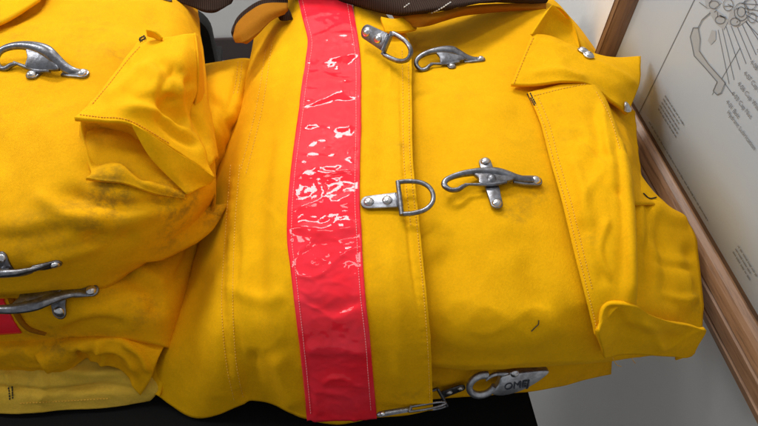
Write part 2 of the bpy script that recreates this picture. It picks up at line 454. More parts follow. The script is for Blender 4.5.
def clasp_hook(parent, bv, a, b, tilt=0., flip=1, lugs=(-1,), lugu=.53, z=.95, word=None, lift=0., nrm=None, web=True, lugl=.2, vs=1.08):
    T, TT, L = frame_of(bv, a, b, tilt, lift, flip, z, nrm)
    arm = tubegeo([(.255, -.045, 0, .012, .012), (.20, -.062, 0, .024, .024), (.14, -.105, 0, .027, .027), (.07, -.10, 0, .028, .026), (.022, -.03, 0, .030, .028),
                   (.04, .045, 0, .032, .030), (.12, .10, 0, .034, .032), (.25, .135, 0, .040, .038), (.40, .14, 0, .052, .042), (.53, .12, 0, .060, .044),
                   (.63, .075, 0, .056, .038), (.73, .022, -.01, .05, .03), (.82, .0, -.02, .045, .024), (.90, .0, -.028, .045, .018)], 6, 14)
    webp = smooth_outline([(.33, .11), (.45, .135), (.57, .10), (.68, .02), (.70, -.03), (.58, -.065), (.46, -.075), (.36, -.055), (.36, .03)], 4)
    wg = plategeo(webp, -.018, .022)
    gate = tubegeo([(.215, -.03, 0, .010, .012), (.25, -.04, 0, .014, .014), (.36, -.06, 0, .02, .018), (.5, -.075, 0, .024, .022), (.62, -.06, 0, .02, .02)], 5, 10)
    gs = [arm, gate] + ([wg] if web else [])
    hk = mk('clasp_hook', joing(*gs), lambda p: TT((p[0], p[1] * vs, p[2])), STEEL, parent)
    # tail plate + lugs, lying on the cloth
    out = [(.80, -.055), (.93, -.058)] + [(.945 + .058 * math.cos(t), .058 * math.sin(t)) for t in np.linspace(-PI / 2, PI / 2, 9)] + [(.93, .058), (.80, .055), (.70, .035), (.70, -.035)]
    gp = [plategeo(out, .0, .028)]
    for s in lugs:
        o2 = [(lugu - .07, 0), (lugu - .06, s * lugl * .7)] + [(lugu + .058 * math.cos(t), s * (lugl + .058 * math.sin(t))) for t in np.linspace(PI, 0, 9)] + [(lugu + .06, s * lugl * .7), (lugu + .07, 0)]
        gp.append(plategeo(o2, .002, .027))
    gp.append(tubegeo([(lugu, -.05, .03, .05, .035), (lugu, 0, .055, .05, .04), (lugu, .05, .03, .05, .035)], 4, 12))
    mk('base_plate', joing(*gp), T, STEEL, hk)
    mk('rivet', domegeo(.94, 0, .026, .048, .036), T, BRIGHT, hk)
    for s in lugs: mk('rivet', domegeo(lugu, s * lugl, .025, .048, .036), T, BRIGHT, hk)
    if word:
        cu = bpy.data.curves.new('t', 'FONT'); cu.body = word; cu.size = .125; cu.extrude = .006; cu.align_x = 'CENTER'; cu.align_y = 'CENTER'
        to = bpy.data.objects.new('t', cu); COL.objects.link(to); dg = bpy.context.evaluated_depsgraph_get(); me0 = bpy.data.meshes.new_from_object(to.evaluated_get(dg)); bpy.data.objects.remove(to)
        V = [Vector((.50 + v.co.x * .95, v.co.y * flip * .85 + .03, .031 + v.co.z * 1)) for v in me0.vertices]; Fc = [tuple(p.vertices) for p in me0.polygons]
        mk('lettering', (V, Fc), TT, simple('stamped_recess', (.07, .08, .10), .5, .8), hk)
    return hk
def dee_ring(parent, bv, a, b, tilt=0., flip=1, z=.95, lift=.0022, nrm=None, wid=.26, shift=(0, 0, 0)):
    T, TT, L = frame_of(bv, a, b, tilt, lift, flip, z, nrm, True, wid * abs(math.sin(tilt)) * .7, shift)
    W = wid
    arc = [(.53 + .02, W, 0), (.68, W, 0), (.84, W * .86, 0), (.95, W * .5, 0), (.985, 0, 0), (.95, -W * .5, 0), (.84, -W * .86, 0), (.68, -W, 0), (.55, -W, 0)]
    r = .033
    g1 = tubegeo([(x, y, z_, r, r) for x, y, z_ in arc], 5, 12)
    g2 = tubegeo([(.53, -W - r * .4, 0, r, r), (.53, 0, 0, r, r), (.53, W + r * .4, 0, r, r)], 4, 12)
    out = [(.10 + .10 * math.cos(t), .105 * math.sin(t)) for t in np.linspace(PI / 2, 3 * PI / 2, 11)] + [(.50, -.125), (.50, .125)]
    pl = mk('ring_plate', joing(plategeo(out, .0, .03), tubegeo([(.53, -.11, .03, .04, .04), (.53, 0, .03, .04, .04), (.53, .11, .03, .04, .04)], 3, 12)), (T if nrm is None and tilt < .5 else TT), STEEL, parent)
    mk('dee_ring', joing(g1, g2), TT, STEEL, pl)
    for x in (.11, .36): mk('rivet', domegeo(x, 0, .03, .072, .045), (T if nrm is None and tilt < .5 else TT), BRIGHT, pl)
    return pl
def snap(parent, bv, p, q, lift=0., r=1.):
    T, TT, L = frame_of(bv, p, q, 0, lift)
    g = domegeo(.5, 0, 0, .5, .34)
    rim = tubegeo([(.5 + .5 * math.cos(t), .5 * math.sin(t), 0, .08, .08) for t in np.linspace(0, 2 * PI, 13)], 3, 8)
    return mk('snap_button', joing(g, rim), T, BRIGHT, parent)
def box(name, lo, hi, m, parent=None, bev=0.002):
    bm = bmesh.new(); bmesh.ops.create_cube(bm, size=1)
    lo, hi = Vector(lo), Vector(hi)
    for v in bm.verts: v.co = Vector([(lo[i] + hi[i]) / 2 + v.co[i] * (hi[i] - lo[i]) for i in range(3)])
    if bev: bmesh.ops.bevel(bm, geom=list(bm.edges), offset=bev, segments=2, affect='EDGES')
    me = bpy.data.meshes.new(name); bm.to_mesh(me); bm.free()
    return link(name, me, m, parent)

# ------------------------------------------------------------------ setting
D = .50                                   # the right-hand wall is the plane x = D
ZT = .75                                  # table top
floorY = U(235, 58, 0).y
def struct(o): o['kind'] = 'structure'; return o
struct(box('floor', (-3, -1.5, -.05), (3, 4, 0), FLOOR, bev=0))
wr = box('wall', (D, -1.5, 0), (D + .1, floorY, 2.6), WALL, bev=0); wr['label'] = 'pale grey wall behind the framed hydrant poster'; wr['category'] = 'wall'; wr['kind'] = 'structure'
wb = box('wall', (-3, floorY, 0), (D + .1, floorY + .1, 2.6), WALL, bev=0); wb['label'] = 'far pale wall seen in the gap between the coats'; wb['category'] = 'wall'; wb['kind'] = 'structure'
bbh = UY(235, 39, floorY - .012).z
bb = box('baseboard', (-3, floorY - .014, 0), (D, floorY, bbh), BASEB, bev=.002); bb['kind'] = 'structure'
print('floorY', floorY, 'bbh', bbh, 'coat right', U(703, 325, .88), 'tableedge', U(535, 410, ZT), U(530, 392, ZT), 'back', U(235, 64, ZT).y)
TXR = U(533, 405, ZT).x
TYB = U(235, 66, ZT).y
tb = thing('black_table', 'black table carrying the folded yellow coats beside the pale wall', 'table', (0, .4, 0))
box('tabletop', (-1.2, -.35, ZT - .03), (TXR, TYB, ZT), BLACK, tb, .004)
for lx in (-1.1, TXR - .08):
    for ly in (-.25, TYB - .1): box('leg', (lx, ly, 0), (lx + .04, ly + .04, ZT - .031), BLACK, tb)
# chair behind the left coats
ch = thing('black_chair', 'black chair back standing behind the left pile of coats', 'chair', (U(150, 20, .9).x, TYB + .2, 0))
cy = TYB + .05
pr = UY(216, 60, cy); pt = UY(205, 14, cy)
def rounded_panel(x0, x1, z0, z1, y0, y1, r):
    o = []
    for cx_, cz_, a0 in ((x1 - r, z1 - r, 0), (x0 + r, z1 - r, PI / 2), (x0 + r, z0 + r, PI), (x1 - r, z0 + r, 3 * PI / 2)):
        for k in range(8): t = a0 + k / 7 * PI / 2; o.append((cx_ + r * math.cos(t), cz_ + r * math.sin(t)))
    V, Fc = plategeo(o, 0, 1)
    return [Vector((v.x, y1 + (y0 - y1) * v.z, v.y)) for v in V], Fc
V, Fc = rounded_panel(pr.x - .40, pr.x, .62, pt.z, cy, cy + .03, .05)
mk('backrest', (V, Fc), lambda v: v, BLKPL, ch)
box('seat', (pr.x - .44, cy + .04, .43), (pr.x - .05, cy + .44, .48), BLKPL, ch, .015)
for lx in (pr.x - .41, pr.x - .09):
    for ly in (cy + .06, cy + .40): box('leg', (lx, ly, 0), (lx + .025, ly + .025, .43), BLKPL, ch)
# door frame on the right wall, far part
df = thing('door_frame', 'brown door casing with dark grey edge on the wall above the right coat', 'door frame', (D, UX(530, 2, D).y, 0))
ya, yb_, yc = UX(545, 4, D).y, UX(518, 4, D).y, UX(491, 4, D).y
BROWNW = simple('brown_wood', (.13, .075, .05), .5, nscale=20, namp=.25)
box('casing', (D - .015, min(ya, yb_), .0), (D - .001, max(ya, yb_), 2.1), BROWNW, df)
box('jamb', (D - .012, max(ya, yb_) + .001, .0), (D - .001, max(yc, yb_), 2.1), simple('dark_jamb', (.06, .065, .075), .5), df)

# ------------------------------------------------------------------ framed poster on the wall
def W(px, py, x=D): p = UX(px, py, x); return p.y, p.z
xf = D - .03
o_bot = W(706, 330, xf)[1]; i_bot = W(758, 327, D - .014)[1]
o_left = W(603.5, 27, xf)[0]; i_left = W(623, 27, D - .014)[0]
print('frame', o_bot, i_bot, o_left, i_left, 'right end', W(758, 400)[0])
ytop = o_bot + .62; yright = o_left - .95
pf = thing('framed_poster', 'oak framed technical poster of hydrant parts hanging on the right wall', 'picture frame', (D, (o_left + yright) / 2, o_bot))
def rail(a, b, inward, wid, m, mit, name='frame_rail'):
    # moulded profile swept along a->b ; inward = unit (y,z) towards the picture
    prof = [(0, .0), (0, .024), (.08, .029), (.24, .031), (.29, .027), (.33, .031), (.60, .030), (.64, .026), (.68, .029), (.85, .024), (.93, .020), (1, .013), (1, .0)]
    a = Vector((0, *a)); b = Vector((0, *b)); inn = Vector((0, *inward)); d = (b - a).normalized()
    V = []; Fc = []
    for e, sgn in ((a, 1), (b, -1)):
        for w, h in prof:
            V.append(e + inn * w * wid + d * sgn * w * mit + Vector((D - .001 - h, 0, 0)))
    k = len(prof)
    for i in range(k - 1): Fc.append((i, i + 1, k + i + 1, k + i))
    Fc.append(tuple(range(k))); Fc.append(tuple(range(2 * k - 1, k - 1, -1)))
    me = mesh(V, Fc, False); bm = bmesh.new(); bm.from_mesh(me); bmesh.ops.recalc_face_normals(bm, faces=bm.faces); bm.to_mesh(me); bm.free()
    return link(name, me, m, pf)
wb_ = i_bot - o_bot; wl_ = o_left - i_left
RW = wb_
LW = max(.026, wl_)
rail((o_left, o_bot), (yright, o_bot), (0, 1), RW, OAK, LW)
rail((o_left, ytop), (yright, ytop), (0, -1), RW, OAK, LW)
rail((o_left, o_bot), (o_left, ytop), (-1, 0), LW, OAKV, RW)
rail((yright, o_bot), (yright, ytop), (1, 0), LW, OAKV, RW)
pp = box('poster', (D - .006, yright + LW * .9, o_bot + RW * .9), (D - .002, o_left - LW * .9, ytop - RW * .9), PAPER, pf, 0)
gy0, gy1, gz0, gz1 = yright + LW * .92, o_left - LW * .92, o_bot + RW * .92, ytop - RW * .92
link('glass', mesh([(D - .0115, gy0, gz0), (D - .0115, gy0, gz1), (D - .0115, gy1, gz1), (D - .0115, gy1, gz0)][::1], [(0, 1, 2, 3)], False), GLASS, pf)
XP = D - .0065
def strip(pts, w, closed=False):
    V = []; Fc = []
    P = [Vector((0, p[0], p[1])) for p in pts]
    if closed: P = P + [P[0]]
    for i in range(len(P) - 1):
        d = (P[i + 1] - P[i]).normalized(); s = Vector((0, -d.z, d.y)) * w / 2
        c = len(V); V += [P[i] + s, P[i] - s, P[i + 1] - s, P[i + 1] + s]; Fc.append((c, c + 1, c + 2, c + 3))
    return [v + Vector((XP, 0, 0)) for v in V], Fc
def WP(px, py): return W(px, py, XP)
ink = []
# border rule
bz = WP(640, 128)[1]; by = WP(666, 58)[0]
b2z = o_bot + RW + .006; b2y = by
print('RW', RW, wb_, wl_, 'flapx', U(641,56,.965), 'c', U(703,329,.9)); print('rules', bz, b2z, by, o_left - RW)
ink.append(strip([(by, ytop - RW - .02), (by, bz), (yright + RW + .03, bz)], .0016))
for a, b in (((640, 145), (758, 336)),): pass
# leader lines
lead = [((718, 30), (729, 84)), ((722, 28), (734, 80)), ((726, 27), (740, 70)), ((731, 26), (746, 64)), ((736, 24), (751, 60)), ((741, 22), (756, 55)), ((745, 20), (768, 55)), ((712, 95), (740, 48)),
        ((740, 16), (770, 48)), ((742, 13), (775, 32)), ((742, 10), (775, 24)), ((742, 8), (775, 14)), ((744, 4), (775, 6)), ((722, 80), (733, 95))]
for a, b in lead: ink.append(strip([WP(*a), WP(*b)], .0009))
g = joing(*ink)
mk('printed_lines', g, lambda v: v, INK, pp)
# grey shapes: valve stem, rings, links
def polyg(pts, x=XP - .0003):
    return [Vector((x, *WP(*p))) for p in pts], [tuple(range(len(pts)))]
wrench = [(693, 28), (690, 37), (694, 56), (705, 68), (717, 82), (713, 91), (717, 95), (721, 93), (725, 83), (708, 64), (699, 51), (700, 40), (698, 28)]
shapes = [polyg(wrench), polyg([(709, 12), (713, 8), (722, 14), (729, 20), (724, 30), (716, 24)]), polyg([(712, 30), (716, 31), (716, 40), (711, 45), (708, 41)]), polyg([(730, 10), (744, 8), (748, 20), (738, 27), (728, 24)]), polyg([(705, 0), (714, -3), (722, 3), (714, 9), (706, 8)])]
mk('printed_shapes', joing(*shapes), lambda v: v, INKL, pp)
XP2 = XP; XP = D - .0075
outl = [strip([WP(*p) for p in wrench], .0011, True), strip([WP(698, 28), WP(702, 20), WP(710, 13)], .0016)]
for cx_, cy_, rx, ry in ((741, 12, 7, 9), (741, 12, 4, 5), (750, 4, 6, 6), (728, 5, 5, 6), (720, 20, 5, 4), (714, 5, 5, 4), (735, 22, 5, 4), (752, 18, 4, 5)):
    outl.append(strip([WP(cx_ + rx * math.cos(t), cy_ + ry * math.sin(t)) for t in np.linspace(0, 2 * PI, 15)[:-1]], .0009, True))
for k in range(14):
    a = (random.uniform(705, 755), random.uniform(-4, 24)); outl.append(strip([WP(*a), WP(a[0] + random.uniform(-9, 9), a[1] + random.uniform(-7, 7))], .0009))
mk('printed_outlines', joing(*outl), lambda v: v, INK, pp)
def text(s, px, py, size):
    cu = bpy.data.curves.new('t', 'FONT'); cu.body = s; cu.size = size; cu.offset = .0
    to = bpy.data.objects.new('t', cu); COL.objects.link(to); dg = bpy.context.evaluated_depsgraph_get(); me0 = bpy.data.meshes.new_from_object(to.evaluated_get(dg)); bpy.data.objects.remove(to)
    y, z = WP(px, py)
    V = [Vector((XP, y - v.co.x, z + v.co.y)) for v in me0.vertices]; return V, [tuple(p.vertices) for p in me0.polygons]
ts = .0078
labels = [('4-31 Bolt', 763, 39), ('4-09 Stem', 756, 51), ('4-08 Cap Nut', 749.5, 63), ('4-07 Cap Nut', 743, 74), ('4-06 Cup Washer', 737, 84.5), ('4-03 Cap Nut', 731, 94), ('4-01 Bolt', 725.5, 102.5)]
tg = [text(s, x, y, ts) for s, x, y in labels] + [text('Hydrant Lubrication', 726.5, 113, ts)]
mk('printed_text', joing(*tg), lambda v: v, INK, pp)
# paragraphs too small to read: broken word strokes
wg_ = []
def para(p0, p1, rows, gap, wdt):
    y0, z0 = WP(*p0); y1, z1 = WP(*p1)
    for r_ in range(rows):
        y = y0; end = y1 + random.uniform(0, .01) * (r_ > 0)
        while y > end:
            l = random.uniform(.003, .009)
            z = z0 - r_ * gap
            q = y
            while q > max(y - l, end):
                hh = random.uniform(.5, 1) * wdt
                wg_.append(strip([(q, z - hh / 2), (q - .0002, z + hh / 2)], .0007)); q -= .0012
            y -= l + .0022
def flush():
    global wg_
    mk('printed_paragraph', joing(*wg_), lambda v: v, INK, pp); wg_ = []
para((649, 122), (709, 219), 1, .005, .003)
para((641, 121), (706, 222), 2, .0055, .003); flush()
para((665, 96), (682, 128), 5, .0058, .003); flush()
para((738, 246), (755, 278), 3, .006, .003); flush()

# ------------------------------------------------------------------ RIGHT LOWER COAT (mostly hidden)
lowR = thing('firefighter_coat', 'folded yellow coat at the bottom of the right pile, its hook peeking out', 'coat', U(420, 250, ZT), 'folded yellow firefighter coats')
_, bvLR = patch('body', [
    [(240, 150, .86), (330, 150, .87), (450, 150, .88), (560, 150, .87), (600, 170, .86)],
    [(230, 300, .85), (330, 300, .86), (450, 300, .86), (560, 300, .85), (612, 320, .84)],
    [(225, 350, .83), (330, 352, .83), (450, 352, .84), (560, 345, .83), (613, 350, .82)],
    [(232, 372, .80), (330, 380, .80), (440, 378, .82), (540, 370, .81), (612, 364, .80)],
    [(240, 385, .765), (330, 398, .77), (436, 399, .775), (530, 390, .775), (611, 374, .78)]], YEL2, lowR, amp=.003, skirt='', seed=5)
def round_clasp(parent, bv, a, b, word, z):
    T, TT, L = frame_of(bv, a, b, 0, .008, 1, z)
    cx_, r_ = .165, .135
    pts = [(cx_ + r_ * math.cos(t), r_ * math.sin(t), 0, .034 + .010 * math.sin(t) ** 2, .034) for t in np.linspace(math.radians(72), math.radians(345), 14)]
    ring = tubegeo(pts, 4, 12)
    ol = smooth_outline([(.265, -.11), (.36, -.155), (.48, -.15), (.60, -.115), (.72, -.06), (.82, .01), (.86, .07), (.78, .10), (.60, .12), (.42, .12), (.34, .09), (.32, .0)], 4)
    gate = tubegeo([(.20, .055, 0, .010, .012), (.235, .10, 0, .020, .02), (.30, .125, 0, .022, .022), (.42, .11, 0, .02, .02)], 4, 10)
    hk = mk('clasp_hook', joing(ring, plategeo(ol, -.03, .034), gate), TT, SILVER, parent)
    cu = bpy.data.curves.new('t', 'FONT'); cu.body = word; cu.size = .13; cu.extrude = .004; cu.align_x = 'CENTER'; cu.align_y = 'CENTER'
    to = bpy.data.objects.new('t', cu); COL.objects.link(to); dg = bpy.context.evaluated_depsgraph_get(); me0 = bpy.data.meshes.new_from_object(to.evaluated_get(dg)); bpy.data.objects.remove(to)
    V = [Vector((.52 + v.co.x * .9, v.co.y - .035, .036 + v.co.z)) for v in me0.vertices]
    mk('lettering', (V, [tuple(p.vertices) for p in me0.polygons]), TT, simple('stamped_recess', (.06, .07, .09), .5, .6), hk)
    mk('rivet', domegeo(.48, .125, .02, .05, .035), TT, BRIGHT, hk)
    return hk
round_clasp(lowR, bvLR, (463, 378.5), (556, 366), 'OMEJ', .82)
dee_ring(lowR, bvLR, (464, 382), (420, 398), tilt=.1, z=.8, lift=.005, wid=.3)

# ------------------------------------------------------------------ RIGHT UPPER COAT
coatR = thing('firefighter_coat', 'bright yellow folded coat with a full red stripe, top of the right pile', 'coat', U(420, 220, ZT), 'folded yellow firefighter coats')
crR = [
    ([(470, 100), (500, 180), (505, 250)], 26, .004), ([(440, 240), (500, 290), (560, 300)], 22, -.0035),
    ([(430, 120), (450, 200), (440, 290)], 16, -.003), ([(520, 250), (545, 300), (600, 330)], 14, -.004),
    ([(640, 180), (655, 250), (690, 300)], 10, .004), ([(645, 230), (670, 250), (700, 255)], 8, -.004), ([(650, 200), (668, 215), (690, 222)], 7, .005), ([(655, 210), (665, 260), (668, 310)], 6, -.005), ([(672, 240), (685, 275), (686, 320)], 6, .004), ([(640, 240), (660, 262), (698, 272)], 4, -.004), ([(646, 190), (650, 240), (648, 300)], 4, -.007), ([(660, 290), (680, 300), (700, 296)], 4, .004),
    ([(430, 330), (480, 345), (560, 335)], 10, .003), ([(440, 90), (480, 110), (520, 105)], 12, .0025), ([(632, 190), (638, 260), (640, 310)], 6, -.007),
]
_, bvRB = patch('body', [
    [(390, -14, .90), (440, -8, .91), (500, -6, .92), (545, -4, .92), (572, 20, .90), (596, 52, .86)],
    [(395, 24, .905), (440, 24, .92), (495, 11, .945), (543, 9, .95), (580, 44, .93), (612, 80, .90)],
    [(398, 80, .948), (450, 75, .963), (510, 75, .97), (560, 80, .965), (605, 105, .94), (630, 128, .90)],
    [(398, 150, .96), (460, 150, .975), (520, 150, .98), (575, 150, .97), (622, 150, .94), (642, 180, .905)],
    [(400, 220, .965), (465, 220, .975), (530, 220, .975), (590, 220, .965), (648, 205, .935), (688, 224, .895)],
    [(405, 280, .955), (470, 280, .965), (535, 285, .965), (600, 285, .955), (655, 275, .925), (699, 262, .885)],
    [(410, 325, .935), (475, 325, .945), (540, 325, .945), (605, 322, .935), (660, 318, .91), (702, 318, .87)],
    [(412, 362, .885), (480, 364, .89), (545, 361, .885), (610, 358, .88), (660, 354, .87), (691, 352, .855)]],
    YEL, coatR, n=16, amp=.0028, creases=crR, skirt='brl', zbot=.85, seed=1)
crL = [([(262, 60), (252, 110), (240, 180), (238, 260)], 9, .004), ([(270, 90), (262, 160), (255, 250), (262, 330)], 11, -.004),
       ([(284, 120), (276, 200), (272, 280), (282, 380)], 10, .003), ([(228, 160), (222, 250), (224, 330), (232, 400)], 5, -.0035), ([(242, 165), (236, 250), (238, 330), (246, 395)], 5, -.003),
       ([(205, 260), (190, 330), (185, 400)], 12, -.005), ([(255, 345), (250, 385), (240, 402)], 9, -.006), ([(275, 350), (285, 380), (300, 410)], 9, .006),
       ([(300, 65), (330, 70), (362, 60)], 7, -.004), ([(292, 178), (330, 168), (362, 180)], 6, .0022), ([(296, 110), (330, 104), (362, 98)], 5, -.0025), ([(290, 225), (330, 235), (364, 222)], 7, .002),
       ([(378, 60), (384, 130), (378, 200)], 10, -.003), ([(400, 60), (403, 150), (408, 230), (420, 330)], 2.2, -.0016), ([(385, 240), (398, 320), (400, 400)], 10, .003),
       ([(215, 280), (262, 300), (290, 290)], 8, .003), ([(300, 300), (330, 310), (368, 300)], 7, -.0025), ([(300, 350), (335, 345), (374, 352)], 7, .0025)]
def addcol(rows, j, last):
    out = []
    for i, r in enumerate(rows):
        m = tuple((a + b) / 2 for a, b in zip(r[j], r[j + 1]))
        if i == len(rows) - 1: m = last
        out.append(list(r[:j + 1]) + [m] + list(r[j + 1:]))
    return out
rp = random.Random(3)
for poly in ([(405, 50), (407, 98), (408, 160), (415, 228), (422, 299), (427, 352), (430, 400)], [(235, 170), (230, 230), (227, 300), (231, 360), (239, 400)]):
    Pq = cr(np.array(poly, float), 8)
    for k in range(1, len(Pq) - 1, 1):
        x, y = Pq[k]; y += rp.uniform(-2, 2)
        crL.append(([(x - 7, y), (x + 5, y + rp.uniform(-1.5, 1.5))], rp.uniform(1.6, 2.6), rp.uniform(-.0009, .0007)))
flapO, bvRF = patch('front_flap', addcol([
    [(262, -4, .90), (274, -10, .915), (300, -32, .945), (328, -34, .95), (358, -28, .95), (384, 12, .952), (396, 24, .955)],
    [(253, 46, .89), (274, 45, .935), (303, 43, .958), (330, 42, .965), (358, 41, .968), (386, 42, .97), (410, 44, .968)],
    [(240, 100, .88), (262, 100, .94), (298, 98, .968), (330, 97, .975), (360, 96, .976), (388, 96, .976), (412, 98, .974)],
    [(219, 165, .87), (250, 162, .945), (293, 160, .978), (328, 158, .985), (360, 156, .988), (390, 157, .989), (413, 160, .988)],
    [(204, 230, .855), (238, 230, .935), (290, 230, .975), (328, 230, .982), (363, 229, .986), (394, 228, .988), (420, 228, .986)],
    [(180, 300, .83), (226, 302, .91), (295, 300, .955), (333, 300, .962), (366, 300, .968), (400, 299, .972), (427, 299, .970)],
    [(157, 355, .80), (216, 358, .86), (299, 352, .905), (336, 352, .912), (371, 352, .920), (404, 352, .925), (431, 352, .925)],
    [(147, 388, .772), (197, 418, .757), (301, 417, .79), (335, 424, .80), (376, 418, .81), (408, 415, .825), (433, 409, .835)]], 1, (258, 401, .79)),
    YEL, coatR, n=26, amp=.0022, creases=crL, skirt='l', zbot=.80, thick=.003, seed=2)
def RIP(p, e):
    k = min(1, e * 3); q = Vector((p.x * .8, p.y * 1.25, p.z)) 
    return k * ((1 - 2 * abs(noise.noise(q * 24 + Vector((5, 2, 1))))) ** 4 * .0019 + noise.noise(q * 30) * .0007 + (1 - 2 * abs(noise.noise(q * 55 + Vector((9, 4, 2))))) ** 6 * .0006 + (1 - 2 * abs(noise.noise(q * 85))) ** 4 * .0006)
stL = [(292, -26), (297, -6), (303, 20), (308, 42), (305, 66), (301, 95), (298, 120), (292, 165), (288.5, 205), (288, 240), (291, 265), (295, 300), (299, 335), (303, 372), (308, 421)]
stR = [(346, -24), (351, -4), (355, 20), (359, 45), (361, 66), (361, 95), (361, 130), (360, 165), (360, 205), (362, 240), (363, 262), (366, 300), (370, 335), (373, 372), (377, 417)]
bvFlap = bvRF
# taut cloth: fill the overlay slightly shorter than the flap's bottom edge
tapeO = overlay('reflective_stripe', stL, stR, bvFlap, VINYL, coatR, nu=34, nv=260, off=.0014, ripple=RIP, thick=.0008)
def bvh_of(o):
    dg = bpy.context.evaluated_depsgraph_get(); bpy.context.view_layer.update()
    ev = o.evaluated_get(dg); me = ev.to_mesh(); mw = base_of(o)
    bm = bmesh.new(); bm.from_mesh(me); bmesh.ops.translate(bm, verts=bm.verts, vec=mw); b = BVHTree.FromBMesh(bm); bm.free(); ev.to_mesh_clear(); return b
bvTape = bvh_of(tapeO)
def shift(poly, dx): return [(x + dx, y) for x, y in poly]
stitches([shift(stL, 4)[1:-1] + [(311, 414)], shift(stR, -5)[1:-1] + [(371, 411)]], bvTape, PTHREAD, tapeO, 2.6, 2.2, .0004)
# seams
stitches([[(408, 45), (409, 98), (410, 160), (417, 228), (424, 299), (428, 352), (430, 405)], [(402, 50), (403, 98), (404, 160), (411, 228)],
          [(231, 165), (226, 230), (222, 300), (226, 360), (234, 400)], [(240, 165), (235, 230), (233, 300), (236, 360), (243, 398)],
          [(272, 45), (262, 110), (246, 175)], [(266, 50), (256, 110), (241, 170)]], bvRF, THREAD, coatR, 3.0, 2.0, .0005)
# throat tab, collar
patch('collar_tab', [[(381, 17, .985), (393, 19, .982), (405, 17, .978), (416, 14.5, .975)], [(383, 24, .985), (394, 26, .983), (406, 24, .979), (416, 22, .975)], [(386, 32, .982), (396, 32, .98), (407, 31, .977), (417, 29, .972)]], YEL, coatR, n=8, amp=.0008, thick=.004)
col_, bvCol = patch('collar', [[(255, -30, .97), (300, -40, .99), (380, -40, 1.0), (440, -34, 1.0), (500, -30, .99), (552, -22, .97)],
    [(262, -8, .97), (302, -22, .99), (375, -12, 1.0), (430, -8, 1.0), (500, -12, .99), (550, -8, .965)],
    [(270, 5, .955), (302, -14, .97), (384, 10, .985), (428, 8, 1.012), (496, 0, 1.0), (548, 0, .96)],
    [(280, 15, .94), (300, -6, .955), (394, 15, .975), (432, 12, 1.004), (478, 4, .992), (546, 3, .955)]], CORD, coatR, n=10, amp=.003, thick=.004, seed=9)
stitches([[(431, 13), (442, 8), (452, 2)], [(404, 8), (412, 2)]], bvCol, WTHREAD, col_, 2.6, 2.2, .0010)
patch('collar_edge', [[(392, 15, .972), (432, 13, 1.004), (478, 5, .99), (546, 3, .954)], [(396, 21, .968), (433, 20, .998), (478, 9, .986), (546, 8, .952)], [(403, 26, .96), (425, 27, .985), (470, 15, .975), (546, 9, .950)]], TAN, coatR, n=8, amp=.001, thick=.003)
strap, _ = patch('collar_strap', [[(234, 34, .95), (237, 24, .955), (248, 13, .96), (264, 4, .965), (288, 3, .96)], [(233.5, 38, .955), (241, 32, .965), (254, 22, .97), (268, 13, .97), (288, 8, .962)], [(236, 43, .952), (246, 42, .96), (259, 33, .962), (273, 20, .962), (288, 13, .955)]], TAN, coatR, n=8, amp=.001, thick=.006)
patch('strap_lining', [[(233, 32, .952), (235, 21, .955), (245, 10, .96), (262, 0, .965), (288, -3, .96)], [(234, 37, .945), (240, 27, .95), (252, 16, .955), (266, 8, .96), (288, 6, .955)]], CORD, strap, n=8, amp=.001, thick=.004)
patch('torn_lining', [[(276, 9, .955), (283, 7, .957), (290, 10, .957)], [(278, 14, .95), (284, 14, .955), (291, 15, .952)], [(281, 20, .945), (286, 21, .947), (292, 19, .945)]], CORD, coatR, n=8, amp=.006, thick=.003)

# pocket of the right coat
pkt, bvP = patch('pocket', [
    [(528, 93, .979), (545, 89, .984), (563, 85, .988), (590, 80, .985), (597, 84, .97)],
    [(540, 122, .982), (560, 121, .988), (585, 118, .993), (608, 112, .990), (612, 116, .962)],
    [(550, 160, .984), (575, 158, .994), (602, 155, 1.002), (625, 152, 1.004), (622, 158, .950)],
    [(563, 205, .984), (583, 205, .996), (608, 203, 1.003), (633, 200, 1.003), (628, 206, .942)],
    [(574, 250, .978), (594, 250, .99), (615, 250, .994), (636, 248, .996), (630, 252, .932)],
    [(585, 295, .966), (600, 290, .974), (618, 286, .978), (636, 286, .982), (631, 288, .922)],
    [(595, 336, .943), (604, 324, .952), (618, 308, .966), (634, 309, .962), (635, 311, .915)]],
    YEL, coatR, n=16, amp=.0028, thick=.004, seed=4,
    creases=[([(575, 140), (600, 160), (612, 200)], 8, .004), ([(590, 100), (600, 140), (590, 180)], 8, -.004), ([(585, 220), (600, 250), (605, 290)], 8, -.004), ([(615, 120), (622, 200), (624, 290)], 5, -.004), ([(570, 130), (595, 150), (618, 165)], 5, -.004), ([(600, 175), (585, 200), (580, 230)], 5, .003), ([(600, 175), (612, 190), (625, 190)], 5, -.004), ([(600, 95), (606, 140), (615, 175)], 4, .004), ([(570, 150), (585, 200), (596, 260)], 6, .004), ([(610, 215), (600, 250), (612, 285)], 4, .004)])
stitches([[(533, 98), (544, 125), (554, 162), (567, 206), (578, 251), (589, 296), (597, 330)], [(538, 97), (549, 124), (559, 161), (572, 205), (583, 250), (593, 292)], [(534, 96), (562, 89), (588, 84)], [(596, 92), (610, 118), (620, 150)]], bvP, THREAD, pkt, 3.0, 2.0, .0005)
stitches([[(527, 94), (533, 106)], [(528.5, 94), (534.5, 106)], [(530, 93), (536, 105)]], [bvP, bvRB], BTHREAD, coatR, 2.2, 2.4, .0009, name='bar_tack')
